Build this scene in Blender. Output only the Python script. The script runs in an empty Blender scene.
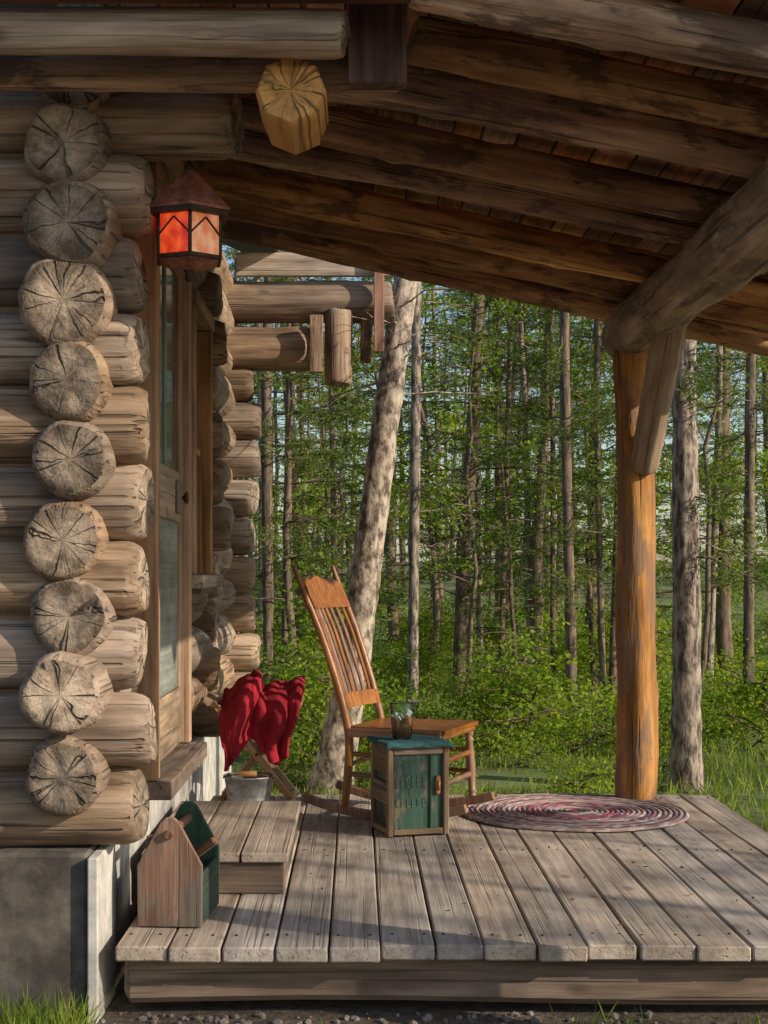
import bpy, math, random
import numpy as np
from mathutils import Vector, Matrix, noise
random.seed(7)
rng = np.random.default_rng(7)
S = bpy.context.scene
COL = S.collection

# ------------------------------------------------------------------ materials
def newmat(name):
    m = bpy.data.materials.new(name); m.use_nodes = True
    nt = m.node_tree; nt.nodes.clear()
    out = nt.nodes.new('ShaderNodeOutputMaterial')
    b = nt.nodes.new('ShaderNodeBsdfPrincipled')
    nt.links.new(b.outputs[0], out.inputs[0])
    return m, nt, b, out
def N(nt, t, **kw):
    n = nt.nodes.new(t)
    for k, v in kw.items():
        setattr(n, k, v)
    return n
def ramp(nt, stops, interp='LINEAR'):
    r = N(nt, 'ShaderNodeValToRGB'); cr = r.color_ramp; cr.interpolation = interp
    while len(cr.elements) < len(stops): cr.elements.new(0.5)
    for e, (p, c) in zip(cr.elements, stops):
        e.position = p; e.color = (c[0], c[1], c[2], 1)
    return r
def math_(nt, op, a, b=None, clamp=False):
    n = N(nt, 'ShaderNodeMath', operation=op); n.use_clamp = clamp
    for i, v in enumerate((a, b)):
        if v is None: continue
        if isinstance(v, (int, float)): n.inputs[i].default_value = v
        else: nt.links.new(v, n.inputs[i])
    return n.outputs[0]
def mix(nt, fac, a, b, mode='MIX'):
    n = N(nt, 'ShaderNodeMixRGB', blend_type=mode)
    for i, v in enumerate((fac, a, b)):
        if isinstance(v, (int, float)): n.inputs[i].default_value = v
        elif isinstance(v, tuple): n.inputs[i].default_value = (v[0], v[1], v[2], 1)
        else: nt.links.new(v, n.inputs[i])
    return n.outputs[0]
def coords(nt, scale=(1, 1, 1), rnd=True):
    tc = N(nt, 'ShaderNodeTexCoord'); v = tc.outputs['Object']
    if rnd:
        oi = N(nt, 'ShaderNodeObjectInfo')
        m = math_(nt, 'MULTIPLY', oi.outputs['Random'], 37.0)
        a = N(nt, 'ShaderNodeVectorMath', operation='ADD')
        nt.links.new(v, a.inputs[0]); nt.links.new(m, a.inputs[1]); v = a.outputs[0]
    mp = N(nt, 'ShaderNodeMapping'); mp.inputs['Scale'].default_value = scale
    nt.links.new(v, mp.inputs['Vector'])
    return mp.outputs[0]
def noise_(nt, vec, scale=1, detail=6, rough=.6, dist=0):
    n = N(nt, 'ShaderNodeTexNoise'); n.inputs['Scale'].default_value = scale
    n.inputs['Detail'].default_value = detail; n.inputs['Roughness'].default_value = rough
    n.inputs['Distortion'].default_value = dist
    nt.links.new(vec, n.inputs['Vector']); return n.outputs['Fac']
def bump(nt, b, h, strength=.4, dist=.01):
    n = N(nt, 'ShaderNodeBump'); n.inputs['Strength'].default_value = strength
    n.inputs['Distance'].default_value = dist
    nt.links.new(h, n.inputs['Height']); nt.links.new(n.outputs[0], b.inputs['Normal'])

def wood(name, dark, mid, light, grain=16, patch=None, bs=.5, crack=.6, rough=.85, var=.35, knots=True, check=0, con=1.0):
    m, nt, b, out = newmat(name)
    g = noise_(nt, coords(nt, (grain, grain, 1.1)), 1, 4, .7)
    r = ramp(nt, [(.28, dark), (.5, mid), (.72, light)]); nt.links.new(g, r.inputs[0])
    big = noise_(nt, coords(nt, (5, 5, 1.8)), 1, 3, .7)
    k0 = 1 - .5 * con; k1 = 1 + .2 * con
    br = ramp(nt, [(.32, (k0, k0 * .98, k0 * .96)), (.68, (k1, k1, k1))]); nt.links.new(big, br.inputs[0])
    c = mix(nt, 1, r.outputs[0], br.outputs[0], 'MULTIPLY')
    if patch:
        p = noise_(nt, coords(nt, (patch[2], patch[2], patch[2] * .35)), 1, 4, .7)
        pr = ramp(nt, [(patch[1], (0, 0, 0)), (patch[1] + .07, (1, 1, 1))]); nt.links.new(p, pr.inputs[0])
        c = mix(nt, math_(nt, 'MULTIPLY', pr.outputs[0], .85), c, patch[0])
    ck = noise_(nt, coords(nt, (grain * 3.2, grain * 3.2, .7)), 1, 1, .5)
    cr = ramp(nt, [(.28, (1, 1, 1)), (.38, (0, 0, 0))]); nt.links.new(ck, cr.inputs[0])
    cf = math_(nt, 'MULTIPLY', cr.outputs[0], crack)
    c = mix(nt, cf, c, tuple(x * .3 for x in dark))
    h = math_(nt, 'SUBTRACT', g, math_(nt, 'MULTIPLY', cr.outputs[0], .8))
    if check:
        c2 = noise_(nt, coords(nt, (9, 9, .16)), 1, 2, .5)
        r2 = ramp(nt, [(.488, (0, 0, 0)), (.5, (1, 1, 1)), (.512, (0, 0, 0))]); nt.links.new(c2, r2.inputs[0])
        gate = ramp(nt, [(.42, (0, 0, 0)), (.56, (1, 1, 1))]); nt.links.new(big, gate.inputs[0])
        f2 = math_(nt, 'MULTIPLY', r2.outputs[0], gate.outputs[0])
        c = mix(nt, math_(nt, 'MULTIPLY', f2, check), c, tuple(x * .25 for x in dark))
    if knots:
        vo = N(nt, 'ShaderNodeTexVoronoi'); vo.inputs['Scale'].default_value = 1
        nt.links.new(coords(nt, (6, 6, 3.4)), vo.inputs['Vector'])
        kr = ramp(nt, [(.06, (1, 1, 1)), (.17, (0, 0, 0))]); nt.links.new(vo.outputs['Distance'], kr.inputs[0])
        kf = math_(nt, 'MULTIPLY', kr.outputs[0], .7)
        c = mix(nt, kf, c, tuple(x * .6 for x in dark))
    oi = N(nt, 'ShaderNodeObjectInfo')
    hs = N(nt, 'ShaderNodeHueSaturation')
    wn = N(nt, 'ShaderNodeTexWhiteNoise', noise_dimensions='1D'); nt.links.new(oi.outputs['Random'], wn.inputs['W'])
    nt.links.new(math_(nt, 'ADD', math_(nt, 'MULTIPLY', oi.outputs['Random'], var * 2), 1 - var), hs.inputs['Value'])
    nt.links.new(math_(nt, 'ADD', math_(nt, 'MULTIPLY', wn.outputs['Value'], .5), .75), hs.inputs['Saturation'])
    nt.links.new(c, hs.inputs['Color']); nt.links.new(hs.outputs[0], b.inputs['Base Color'])
    b.inputs['Roughness'].default_value = rough
    bump(nt, b, h, bs, .014)
    return m

def endgrain(name, a, bcol, crackc, freq=80, lo=(.38, .35, .32), cf=.8):
    m, nt, b, out = newmat(name)
    tc = N(nt, 'ShaderNodeTexCoord')
    mp = N(nt, 'ShaderNodeMapping'); mp.inputs['Scale'].default_value = (1, 1, 0); nt.links.new(tc.outputs['Object'], mp.inputs[0])
    d = noise_(nt, coords(nt, (9, 9, 1)), 1, 3)
    ln = N(nt, 'ShaderNodeVectorMath', operation='LENGTH'); nt.links.new(mp.outputs[0], ln.inputs[0])
    rr = math_(nt, 'ADD', ln.outputs['Value'], math_(nt, 'MULTIPLY', d, .06))
    s = math_(nt, 'SINE', math_(nt, 'MULTIPLY', rr, freq * 6.28))
    s = math_(nt, 'ADD', math_(nt, 'MULTIPLY', s, .5), .5)
    bl = noise_(nt, coords(nt, (10, 10, 1)), 1, 5, .75)
    c = mix(nt, math_(nt, 'MULTIPLY', s, .2), a, bcol)
    br = ramp(nt, [(.38, lo), (.6, (1.15, 1.12, 1.08))]); nt.links.new(bl, br.inputs[0])
    c = mix(nt, 1, c, br.outputs[0], 'MULTIPLY')
    rim = ramp(nt, [(.10, (1, 1, 1)), (.145, (.5, .46, .42))]); nt.links.new(rr, rim.inputs[0])
    if cf > .5: c = mix(nt, 1, c, rim.outputs[0], 'MULTIPLY')
    nm = N(nt, 'ShaderNodeVectorMath', operation='NORMALIZE'); nt.links.new(mp.outputs[0], nm.inputs[0])
    oi = N(nt, 'ShaderNodeObjectInfo')
    ad = N(nt, 'ShaderNodeVectorMath', operation='ADD'); nt.links.new(nm.outputs[0], ad.inputs[0])
    cz = N(nt, 'ShaderNodeCombineXYZ'); nt.links.new(math_(nt, 'MULTIPLY', oi.outputs['Random'], 91), cz.inputs[2])
    nt.links.new(cz.outputs[0], ad.inputs[1])
    a2 = N(nt, 'ShaderNodeVectorMath', operation='ADD'); nt.links.new(ad.outputs[0], a2.inputs[0])
    w = N(nt, 'ShaderNodeCombineXYZ'); nt.links.new(math_(nt, 'MULTIPLY', d, .6), w.inputs[0]); nt.links.new(w.outputs[0], a2.inputs[1])
    k = noise_(nt, a2.outputs[0], 1.3, 1, .5)
    kr = ramp(nt, [(.482, (0, 0, 0)), (.5, (1, 1, 1)), (.518, (0, 0, 0))]); nt.links.new(k, kr.inputs[0])
    fine = noise_(nt, a2.outputs[0], 12, 3, .6)
    fr = ramp(nt, [(.57, (0, 0, 0)), (.76, (.22, .22, .22))]); nt.links.new(fine, fr.inputs[0])
    f = math_(nt, 'MAXIMUM', kr.outputs[0], fr.outputs[0])
    c = mix(nt, math_(nt, 'MULTIPLY', f, cf), c, crackc)
    hs = N(nt, 'ShaderNodeHueSaturation'); nt.links.new(c, hs.inputs['Color'])
    nt.links.new(math_(nt, 'ADD', math_(nt, 'MULTIPLY', oi.outputs['Random'], .6), .65), hs.inputs['Value'])
    nt.links.new(hs.outputs[0], b.inputs['Base Color']); b.inputs['Roughness'].default_value = .9
    bump(nt, b, math_(nt, 'SUBTRACT', bl, math_(nt, 'MULTIPLY', f, 1.2)), .9, .014)
    return m

def simple(name, c1, c2, scale=20, rough=.7, metal=0, bs=.2, detail=4, stretch=(1, 1, 1), lo=.35, hi=.65):
    m, nt, b, out = newmat(name)
    g = noise_(nt, coords(nt, tuple(scale * s for s in stretch)), 1, detail, .65)
    r = ramp(nt, [(lo, c1), (hi, c2)]); nt.links.new(g, r.inputs[0])
    nt.links.new(r.outputs[0], b.inputs['Base Color'])
    b.inputs['Roughness'].default_value = rough; b.inputs['Metallic'].default_value = metal
    if bs: bump(nt, b, g, bs, .01)
    return m

def leafmat(name, c1, c2, c3, trans=.35):
    m, nt, b, out = newmat(name)
    geo = N(nt, 'ShaderNodeNewGeometry')
    oi = N(nt, 'ShaderNodeObjectInfo')
    f = math_(nt, 'ADD', math_(nt, 'MULTIPLY', geo.outputs['Random Per Island'], .55), math_(nt, 'MULTIPLY', oi.outputs['Random'], .45))
    r = ramp(nt, [(.05, c1), (.5, c2), (.95, c3)]); nt.links.new(f, r.inputs[0])
    nt.nodes.remove(b)
    df = N(nt, 'ShaderNodeBsdfDiffuse'); nt.links.new(r.outputs[0], df.inputs[0])
    t = N(nt, 'ShaderNodeBsdfTranslucent'); nt.links.new(mix(nt, 1, r.outputs[0], (1.6, 1.5, .6), 'MULTIPLY'), t.inputs[0])
    ms = N(nt, 'ShaderNodeMixShader'); ms.inputs[0].default_value = trans
    nt.links.new(df.outputs[0], ms.inputs[1]); nt.links.new(t.outputs[0], ms.inputs[2]); nt.links.new(ms.outputs[0], out.inputs[0])
    return m

M = {}
M['wall'] = wood('weathered_log', (.13, .088, .06), (.31, .222, .155), (.46, .365, .275), 17, check=.85, bs=.8, var=.26, crack=.5)
M['wallend'] = endgrain('log_end_grain', (.40, .325, .25), (.27, .21, .155), (.045, .034, .025))
M['raft'] = wood('rafter_log', (.12, .065, .035), (.40, .23, .115), (.64, .42, .22), 13, patch=((.11, .062, .04), .51, 8), bs=1.0, var=.28, check=.6)
M['raftend'] = endgrain('rafter_end', (.5, .3, .12), (.36, .2, .08), (.1, .06, .03))
M['octend'] = endgrain('fresh_cut_end', (.88, .50, .17), (.74, .38, .11), (.4, .2, .08), lo=(.85, .8, .75), cf=.35)
M['sheath'] = wood('roof_board', (.26, .11, .06), (.52, .25, .145), (.68, .40, .24), 18, var=.42)
M['deck'] = wood('deck_board', (.26, .21, .165), (.43, .36, .295), (.55, .475, .395), 24, bs=.35, crack=.3, var=.17, check=.3, con=.8)
M['skirt'] = wood('skirt_timber', (.09, .06, .042), (.215, .145, .098), (.31, .23, .165), 16, check=.6)
M['post'] = wood('peeled_post', (.22, .10, .045), (.46, .25, .11), (.64, .40, .20), 12, patch=((.23, .15, .10), .50, 9), var=.05, check=.6, bs=1.0)
M['beam'] = wood('plate_log', (.18, .11, .07), (.40, .28, .185), (.56, .44, .31), 12, patch=((.17, .11, .075), .51, 7), var=.08, check=.5, bs=1.0)
M['grey'] = wood('grey_driftwood', (.18, .13, .09), (.40, .31, .235), (.55, .46, .36), 16, var=.1, check=.6)
M['trim'] = wood('door_trim', (.20, .105, .05), (.37, .22, .12), (.48, .31, .18), 20, bs=.2, var=.1, knots=False)
M['redtrim'] = wood('red_trim', (.22, .08, .04), (.38, .16, .08), (.46, .22, .12), 20, bs=.2, var=.1, knots=False)
M['darkw'] = wood('dark_fascia', (.07, .035, .022), (.18, .09, .055), (.28, .16, .10), 18, var=.1, knots=False)
M['chair'] = wood('chair_oak', (.11, .047, .02), (.27, .125, .055), (.40, .205, .095), 40, bs=.1, crack=.2, rough=.38, var=.08, knots=False, con=.5)
M['stool'] = wood('stool_wood', (.26, .14, .06), (.44, .26, .12), (.55, .36, .18), 40, bs=.1, crack=.15, rough=.5, var=.08, knots=False)
M['crate'] = wood('crate_wood', (.10, .07, .048), (.235, .175, .12), (.36, .28, .20), 30, bs=.4, var=.15, knots=False)
M['doorp'] = wood('door_green_paint', (.13, .15, .13), (.22, .25, .22), (.3, .33, .29), 30, bs=.15, crack=.3, var=.05, knots=False)
M['toolw'] = wood('toolbox_wood', (.09, .045, .028), (.21, .11, .07), (.32, .195, .13), 26, patch=((.13, .115, .085), .50, 10), bs=.5, var=.15, knots=False)
M['toolg'] = wood('toolbox_green', (.012, .028, .018), (.03, .065, .042), (.06, .10, .07), 16, patch=((.14, .09, .06), .57, 10), bs=.4, var=.05, knots=False)
M['green'] = wood('crate_green_paint', (.012, .034, .025), (.03, .078, .055), (.065, .125, .095), 20, patch=((.17, .135, .095), .545, 17), bs=.4, var=.03, knots=False, rough=.65)
M['letters'] = simple('faded_lettering', (.03, .08, .055), (.22, .22, .15), 110, lo=.48, hi=.62)
M['conc'] = simple('concrete', (.05, .043, .036), (.17, .15, .125), 6, rough=.95, bs=.7, detail=7)
M['white'] = simple('whitewash', (.32, .31, .28), (.64, .62, .58), 8, rough=.9, bs=.3, detail=6)
M['copper'] = simple('lantern_copper', (.18, .065, .04), (.42, .18, .12), 25, rough=.55, metal=.3, bs=.15)
M['iron'] = simple('dark_iron', (.03, .018, .012), (.09, .05, .03), 30, rough=.6, metal=.4)
M['zinc'] = simple('galvanised_zinc', (.2, .2, .2), (.42, .42, .41), 30, rough=.5, metal=.6, bs=.15)
M['brass'] = simple('rusty_latch', (.3, .12, .04), (.5, .24, .08), 40, rough=.5, metal=.3)
M['teal'] = simple('teal_cloth', (.015, .07, .075), (.04, .15, .155), 60, rough=.95)
M['shingle'] = simple('roof_shingle', (.08, .06, .05), (.16, .13, .11), 12)
M['stone'] = simple('gravel_stone', (.10, .085, .07), (.28, .24, .21), 30, rough=.9, bs=.4)
M['bark'] = simple('grey_bark', (.07, .055, .042), (.38, .31, .25), 14, rough=.95, bs=1.0, detail=5, stretch=(2, 2, .6), lo=.40, hi=.60)
M['bark2'] = simple('pine_bark', (.06, .042, .03), (.23, .165, .12), 12, rough=.95, bs=0, detail=3, stretch=(2, 2, .5))
M['birch'] = simple('birch_bark', (.09, .068, .05), (.50, .42, .34), 15, rough=.9, bs=1, detail=7, stretch=(1.5, 1.5, .8), lo=.40, hi=.60)
M['needle'] = leafmat('pine_needles', (.03, .055, .018), (.08, .13, .033), (.20, .25, .055), .35)
M['leaf'] = leafmat('broad_leaf', (.09, .15, .02), (.20, .30, .04), (.36, .44, .07), .5)
M['grass'] = leafmat('grass_blade', (.10, .15, .03), (.20, .28, .05), (.34, .40, .10), .4)
M['dry'] = simple('dry_leaf', (.12, .06, .02), (.3, .18, .07), 30)

def mica(name, c1, c2, e):
    m, nt, b, out = newmat(name)
    g = noise_(nt, coords(nt, (22, 22, 14)), 1, 5)
    r = ramp(nt, [(.38, c1), (.64, c2)]); nt.links.new(g, r.inputs[0])
    nt.links.new(r.outputs[0], b.inputs['Base Color']); b.inputs['Roughness'].default_value = .3
    nt.links.new(r.outputs[0], b.inputs['Emission Color']); b.inputs['Emission Strength'].default_value = e
    return m
M['mica'] = mica('lantern_mica', (.50, .015, .006), (.95, .12, .02), .7)
M['mica2'] = mica('lantern_mica_pale', (.65, .16, .05), (.85, .45, .25), .4)
def pbr(name, col, rough, trans=0, ior=1.45):
    m, nt, b, out = newmat(name)
    b.inputs['Base Color'].default_value = (*col, 1); b.inputs['Roughness'].default_value = rough
    b.inputs['Transmission Weight'].default_value = trans; b.inputs['IOR'].default_value = ior
    return m
M['glass'] = pbr('window_glass', (.03, .055, .05), .08)
M['tea'] = pbr('iced_tea', (.34, .14, .06), .3)
M['ice'] = pbr('ice_cube', (.5, .55, .52), .15)
def thin():
    m, nt, b, out = newmat('clear_glass')
    nt.nodes.remove(b)
    t = N(nt, 'ShaderNodeBsdfTransparent'); t.inputs[0].default_value = (.84, .95, .95, 1)
    g = N(nt, 'ShaderNodeBsdfGlossy'); g.inputs['Roughness'].default_value = .05
    fr = N(nt, 'ShaderNodeFresnel'); fr.inputs[0].default_value = 1.5
    ms = N(nt, 'ShaderNodeMixShader'); nt.links.new(fr.outputs[0], ms.inputs[0])
    nt.links.new(t.outputs[0], ms.inputs[1]); nt.links.new(g.outputs[0], ms.inputs[2]); nt.links.new(ms.outputs[0], out.inputs[0])
    return m
M['clear'] = thin()
def redcloth():
    m, nt, b, out = newmat('red_wool')
    g = noise_(nt, coords(nt, (10, 10, 10)), 1, 4)
    r = ramp(nt, [(.3, (.20, .004, .012)), (.7, (.42, .014, .03))]); nt.links.new(g, r.inputs[0])
    nt.links.new(r.outputs[0], b.inputs['Base Color']); b.inputs['Roughness'].default_value = .95
    w = noise_(nt, coords(nt, (220, 220, 220)), 1, 2); bump(nt, b, w, .4, .003)
    return m
M['red'] = redcloth()
def rugmat():
    m, nt, b, out = newmat('braided_rug')
    tc = N(nt, 'ShaderNodeTexCoord'); sp = N(nt, 'ShaderNodeSeparateXYZ'); nt.links.new(tc.outputs['Object'], sp.inputs[0])
    x, y = sp.outputs[0], sp.outputs[1]
    r = math_(nt, 'SQRT', math_(nt, 'ADD', math_(nt, 'MULTIPLY', x, x), math_(nt, 'MULTIPLY', y, y)))
    ang = math_(nt, 'ARCTAN2', y, x)
    ring = math_(nt, 'FLOOR', math_(nt, 'MULTIPLY', r, 1 / .0236))
    al = math_(nt, 'MULTIPLY', math_(nt, 'MULTIPLY', ang, r), 34.0)
    seg = math_(nt, 'FLOOR', math_(nt, 'ADD', al, math_(nt, 'MULTIPLY', math_(nt, 'FRACT', math_(nt, 'MULTIPLY', r, 1 / .0236)), 1.5)))
    wn = N(nt, 'ShaderNodeTexWhiteNoise', noise_dimensions='1D'); nt.links.new(ring, wn.inputs['W'])
    cr = ramp(nt, [(0, (.38, .28, .25)), (.14, (.20, .025, .04)), (.3, (.42, .34, .31)), (.44, (.05, .06, .09)), (.56, (.26, .06, .08)), (.70, (.46, .37, .33)), (.82, (.09, .10, .09)), (.9, (.26, .12, .15))], 'CONSTANT')
    nt.links.new(wn.outputs['Value'], cr.inputs[0])
    cb = N(nt, 'ShaderNodeCombineXYZ'); nt.links.new(ring, cb.inputs[0]); nt.links.new(seg, cb.inputs[1])
    w2 = N(nt, 'ShaderNodeTexWhiteNoise', noise_dimensions='2D'); nt.links.new(cb.outputs[0], w2.inputs['Vector'])
    cr2 = ramp(nt, [(0, (.2, .03, .05)), (.3, (.50, .42, .37)), (.58, (.2, .08, .10)), (.8, (.05, .055, .08))], 'CONSTANT'); nt.links.new(w2.outputs['Value'], cr2.inputs[0])
    c = mix(nt, .42, cr.outputs[0], cr2.outputs[0])
    nt.links.new(c, b.inputs['Base Color']); b.inputs['Roughness'].default_value = .95
    bump(nt, b, math_(nt, 'FRACT', al), .5, .006)
    return m
M['rug'] = rugmat()
def groundmat():
    m, nt, b, out = newmat('forest_ground')
    g = noise_(nt, coords(nt, (.9, .9, .9), False), 1, 5, .7)
    r = ramp(nt, [(.3, (.12, .09, .05)), (.5, (.13, .17, .045)), (.7, (.20, .26, .07))]); nt.links.new(g, r.inputs[0])
    h = noise_(nt, coords(nt, (25, 25, 25), False), 1, 5, .75)
    dirt = ramp(nt, [(.35, (.06, .043, .03)), (.65, (.20, .155, .115))]); nt.links.new(h, dirt.inputs[0])
    tc = N(nt, 'ShaderNodeTexCoord'); sp = N(nt, 'ShaderNodeSeparateXYZ'); nt.links.new(tc.outputs['Object'], sp.inputs[0])
    f = math_(nt, 'ADD', math_(nt, 'MULTIPLY', sp.outputs[1], -.5), 4.2, True)
    c = mix(nt, f, r.outputs[0], dirt.outputs[0])
    nt.links.new(c, b.inputs['Base Color']); b.inputs['Roughness'].default_value = 1
    bump(nt, b, h, .8, .03)
    return m
M['ground'] = groundmat()

# ------------------------------------------------------------------ mesh helpers
def empty(name, loc=(0, 0, 0), rz=0):
    e = bpy.data.objects.new(name, None); e.location = loc; e.rotation_euler = (0, 0, rz); e.empty_display_size = .1
    COL.objects.link(e); return e
def obj(name, me, parent=None, mat=None):
    o = bpy.data.objects.new(name, me); COL.objects.link(o)
    if parent: o.parent = parent
    if mat: me.materials.append(mat)
    return o
def frame(d, up=None):
    z = Vector(d).normalized()
    u = Vector(up) if up else (Vector((0, 0, 1)) if abs(z.z) < .9 else Vector((0, 1, 0)))
    y = (u - z * u.dot(z)).normalized(); x = y.cross(z)
    return Matrix((x, y, z)).transposed().to_4x4()
def log(name, p0, p1, r, mat, endmat, parent, r1=None, seg=32, wob=.07, bend=.0, caprough=.014, knots=True, sides=None, kn_h=1.0, be=.022, rnd=.09):
    p0 = Vector(p0); p1 = Vector(p1); L = (p1 - p0).length; r1 = r1 or r
    n = max(4, int(L / .07)); sd = random.uniform(0, 100)
    vs = []; fs = []; mi = []
    kn = [(random.uniform(0, L), random.uniform(0, 6.28), random.uniform(.025, .06), random.uniform(.06, .2) * kn_h) for _ in range(int(L * 3.2))] if knots else []
    zs = [0, be * .12, be * .4, be] + [be + (L - 2 * be) * i / n for i in range(1, n)] + [L - be, L - be * .4, L - be * .12, L]
    bx, by = random.uniform(-1, 1) * bend, random.uniform(-1, 1) * bend
    tx, ty = random.uniform(-.14, .14), random.uniform(-.14, .14)
    for z in zs:
        t = z / L; rr0 = r + (r1 - r) * t
        e = min(z, L - z); sc = 1 - rnd * max(0, 1 - e / be) ** 2
        ox = bx * math.sin(math.pi * t); oy = by * math.sin(math.pi * t)
        for i in range(seg):
            a = 2 * math.pi * i / seg
            w = noise.noise(Vector((math.cos(a) * 1.1, math.sin(a) * 1.1, z * 1.6 + sd))) * wob * 1.4 + noise.noise(Vector((math.cos(a) * 3, math.sin(a) * 3, z * 6 + sd))) * wob * .5
            for kz, ka, ks, kh in kn:
                dz = z - kz
                if abs(dz) < .15:
                    da = (a - ka + math.pi) % (2 * math.pi) - math.pi
                    w += kh * math.exp(-(dz * dz + (da * rr0) ** 2) / (ks * ks * .6))
            R = rr0 * (1 + w) * sc
            if sides:
                am = (a % (2 * math.pi / sides)) - math.pi / sides
                R = rr0 * math.cos(math.pi / sides) / math.cos(am) * sc
            zz = z + (math.cos(a) * tx + math.sin(a) * ty) * R * max(0, 1 - z / .1) if not sides else z
            vs.append((ox + math.cos(a) * R, oy + math.sin(a) * R, zz))
    nr = len(zs)
    for j in range(nr - 1):
        for i in range(seg):
            k = (i + 1) % seg
            fs.append((j * seg + i, j * seg + k, (j + 1) * seg + k, (j + 1) * seg + i)); mi.append(0)
    for end in (0, 1):
        base = 0 if end == 0 else (nr - 1) * seg
        prev = [base + i for i in range(seg)]
        for q in (.8, .6, .4, .2):
            cur = []
            for i in range(seg):
                x, y, z = vs[base + i]
                z0 = 0 if end == 0 else L
                zz = z0 + (z - z0) * q + noise.noise(Vector((x * q * 22, y * q * 22, sd))) * caprough
                vs.append((x * q, y * q, zz)); cur.append(len(vs) - 1)
            for i in range(seg):
                k = (i + 1) % seg
                f = (prev[i], prev[k], cur[k], cur[i]) if end else (prev[k], prev[i], cur[i], cur[k])
                fs.append(f); mi.append(1)
            prev = cur
        fs.append(tuple(prev) if end else tuple(reversed(prev))); mi.append(1)
    me = bpy.data.meshes.new(name); me.from_pydata(vs, [], fs)
    me.materials.append(mat); me.materials.append(endmat)
    me.polygons.foreach_set('material_index', mi)
    me.polygons.foreach_set('use_smooth', [not sides for m_ in mi]); me.update()
    o = obj(name, me, parent)
    o.matrix_local = Matrix.Translation(p0) @ frame(p1 - p0)
    return o
def plank(name, p0, p1, w, t, mat, parent, up=(0, 0, 1), bev=.004, warp=0.0):
    p0 = Vector(p0); p1 = Vector(p1); L = (p1 - p0).length
    n = max(1, int(L / .25)) if warp else 1
    b = min(bev, w * .3, t * .3)
    prof = [(-w / 2 + b, -t / 2), (w / 2 - b, -t / 2), (w / 2, -t / 2 + b), (w / 2, t / 2 - b), (w / 2 - b, t / 2), (-w / 2 + b, t / 2), (-w / 2, t / 2 - b), (-w / 2, -t / 2 + b)]
    vs = []; sd = random.uniform(0, 99)
    zs = [0, b] + [b + (L - 2 * b) * i / n for i in range(1, n)] + [L - b, L]
    for z in zs:
        s = 0 if b < z < L - b or abs(z - b) < 1e-9 or abs(z - L + b) < 1e-9 else b
        wx = noise.noise(Vector((z * .8, sd, 0))) * warp; wy = noise.noise(Vector((z * .8, sd, 9))) * warp * .6
        for x, y in prof:
            vs.append((x - math.copysign(s, x) * .99 + wx, y - math.copysign(s, y) * .99 + wy, z))
    fs = []
    for j in range(len(zs) - 1):
        for i in range(8):
            k = (i + 1) % 8; fs.append((j * 8 + i, j * 8 + k, (j + 1) * 8 + k, (j + 1) * 8 + i))
    fs.append(tuple(reversed(range(8)))); m0 = (len(zs) - 1) * 8; fs.append(tuple(range(m0, m0 + 8)))
    me = bpy.data.meshes.new(name); me.from_pydata(vs, [], fs); me.update()
    o = obj(name, me, parent, mat)
    d = p1 - p0
    if abs(Vector(up).normalized().dot(d.normalized())) > .95: up = (0, 1, 0)
    o.matrix_local = Matrix.Translation(p0) @ frame(d, up)
    return o
def box(name, lo, hi, mat, parent, bev=.004):
    lo = Vector(lo); hi = Vector(hi); s = hi - lo; c = (lo + hi) / 2
    ax = max(range(3), key=lambda i: s[i])
    d = Vector((0, 0, 0)); d[ax] = s[ax] / 2
    if ax == 2: up, w, t = (0, 1, 0), s.x, s.y
    elif ax == 1: up, w, t = (0, 0, 1), s.x, s.z
    else: up, w, t = (0, 0, 1), s.y, s.z
    return plank(name, c - d, c + d, w, t, mat, parent, up, bev)
def lathe(name, prof, mat, parent, seg=32, p0=(0, 0, 0), p1=None, smooth=True):
    p0 = Vector(p0); d = (Vector(p1) - p0) if p1 is not None else Vector((0, 0, 1)); L = d.length if p1 is not None else 1
    vs = []; fs = []
    for z, r in prof:
        for i in range(seg):
            a = 2 * math.pi * (i + .5) / seg; vs.append((math.cos(a) * r, math.sin(a) * r, z * L))
    n = len(prof)
    for j in range(n - 1):
        for i in range(seg):
            k = (i + 1) % seg; fs.append((j * seg + i, j * seg + k, (j + 1) * seg + k, (j + 1) * seg + i))
    if prof[0][1] > 1e-5: fs.append(tuple(reversed(range(seg))))
    if prof[-1][1] > 1e-5: fs.append(tuple(range((n - 1) * seg, n * seg)))
    me = bpy.data.meshes.new(name); me.from_pydata(vs, [], fs)
    me.polygons.foreach_set('use_smooth', [smooth and len(f) == 4 for f in fs]); me.update()
    o = obj(name, me, parent, mat)
    o.matrix_local = Matrix.Translation(p0) @ (frame(d) if p1 is not None else Matrix())
    return o
TURN = [(0, .8), (.04, 1), (.08, 1.1), (.1, .7), (.13, 1.15), (.17, .8), (.35, 1.0), (.5, 1.15), (.65, 1.0), (.8, .8), (.84, 1.15), (.87, .7), (.9, 1.1), (.95, 1), (1, .8)]
def turned(name, p0, p1, r, mat, parent):
    return lathe(name, [(t, r * k) for t, k in TURN], mat, parent, 14, p0, p1)
def rod(name, p0, p1, r, mat, parent, r1=None):
    r1 = r1 or r
    return lathe(name, [(0, r * .8), (.01, r), (.99, r1), (1, r1 * .8)], mat, parent, 14, p0, p1)

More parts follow.
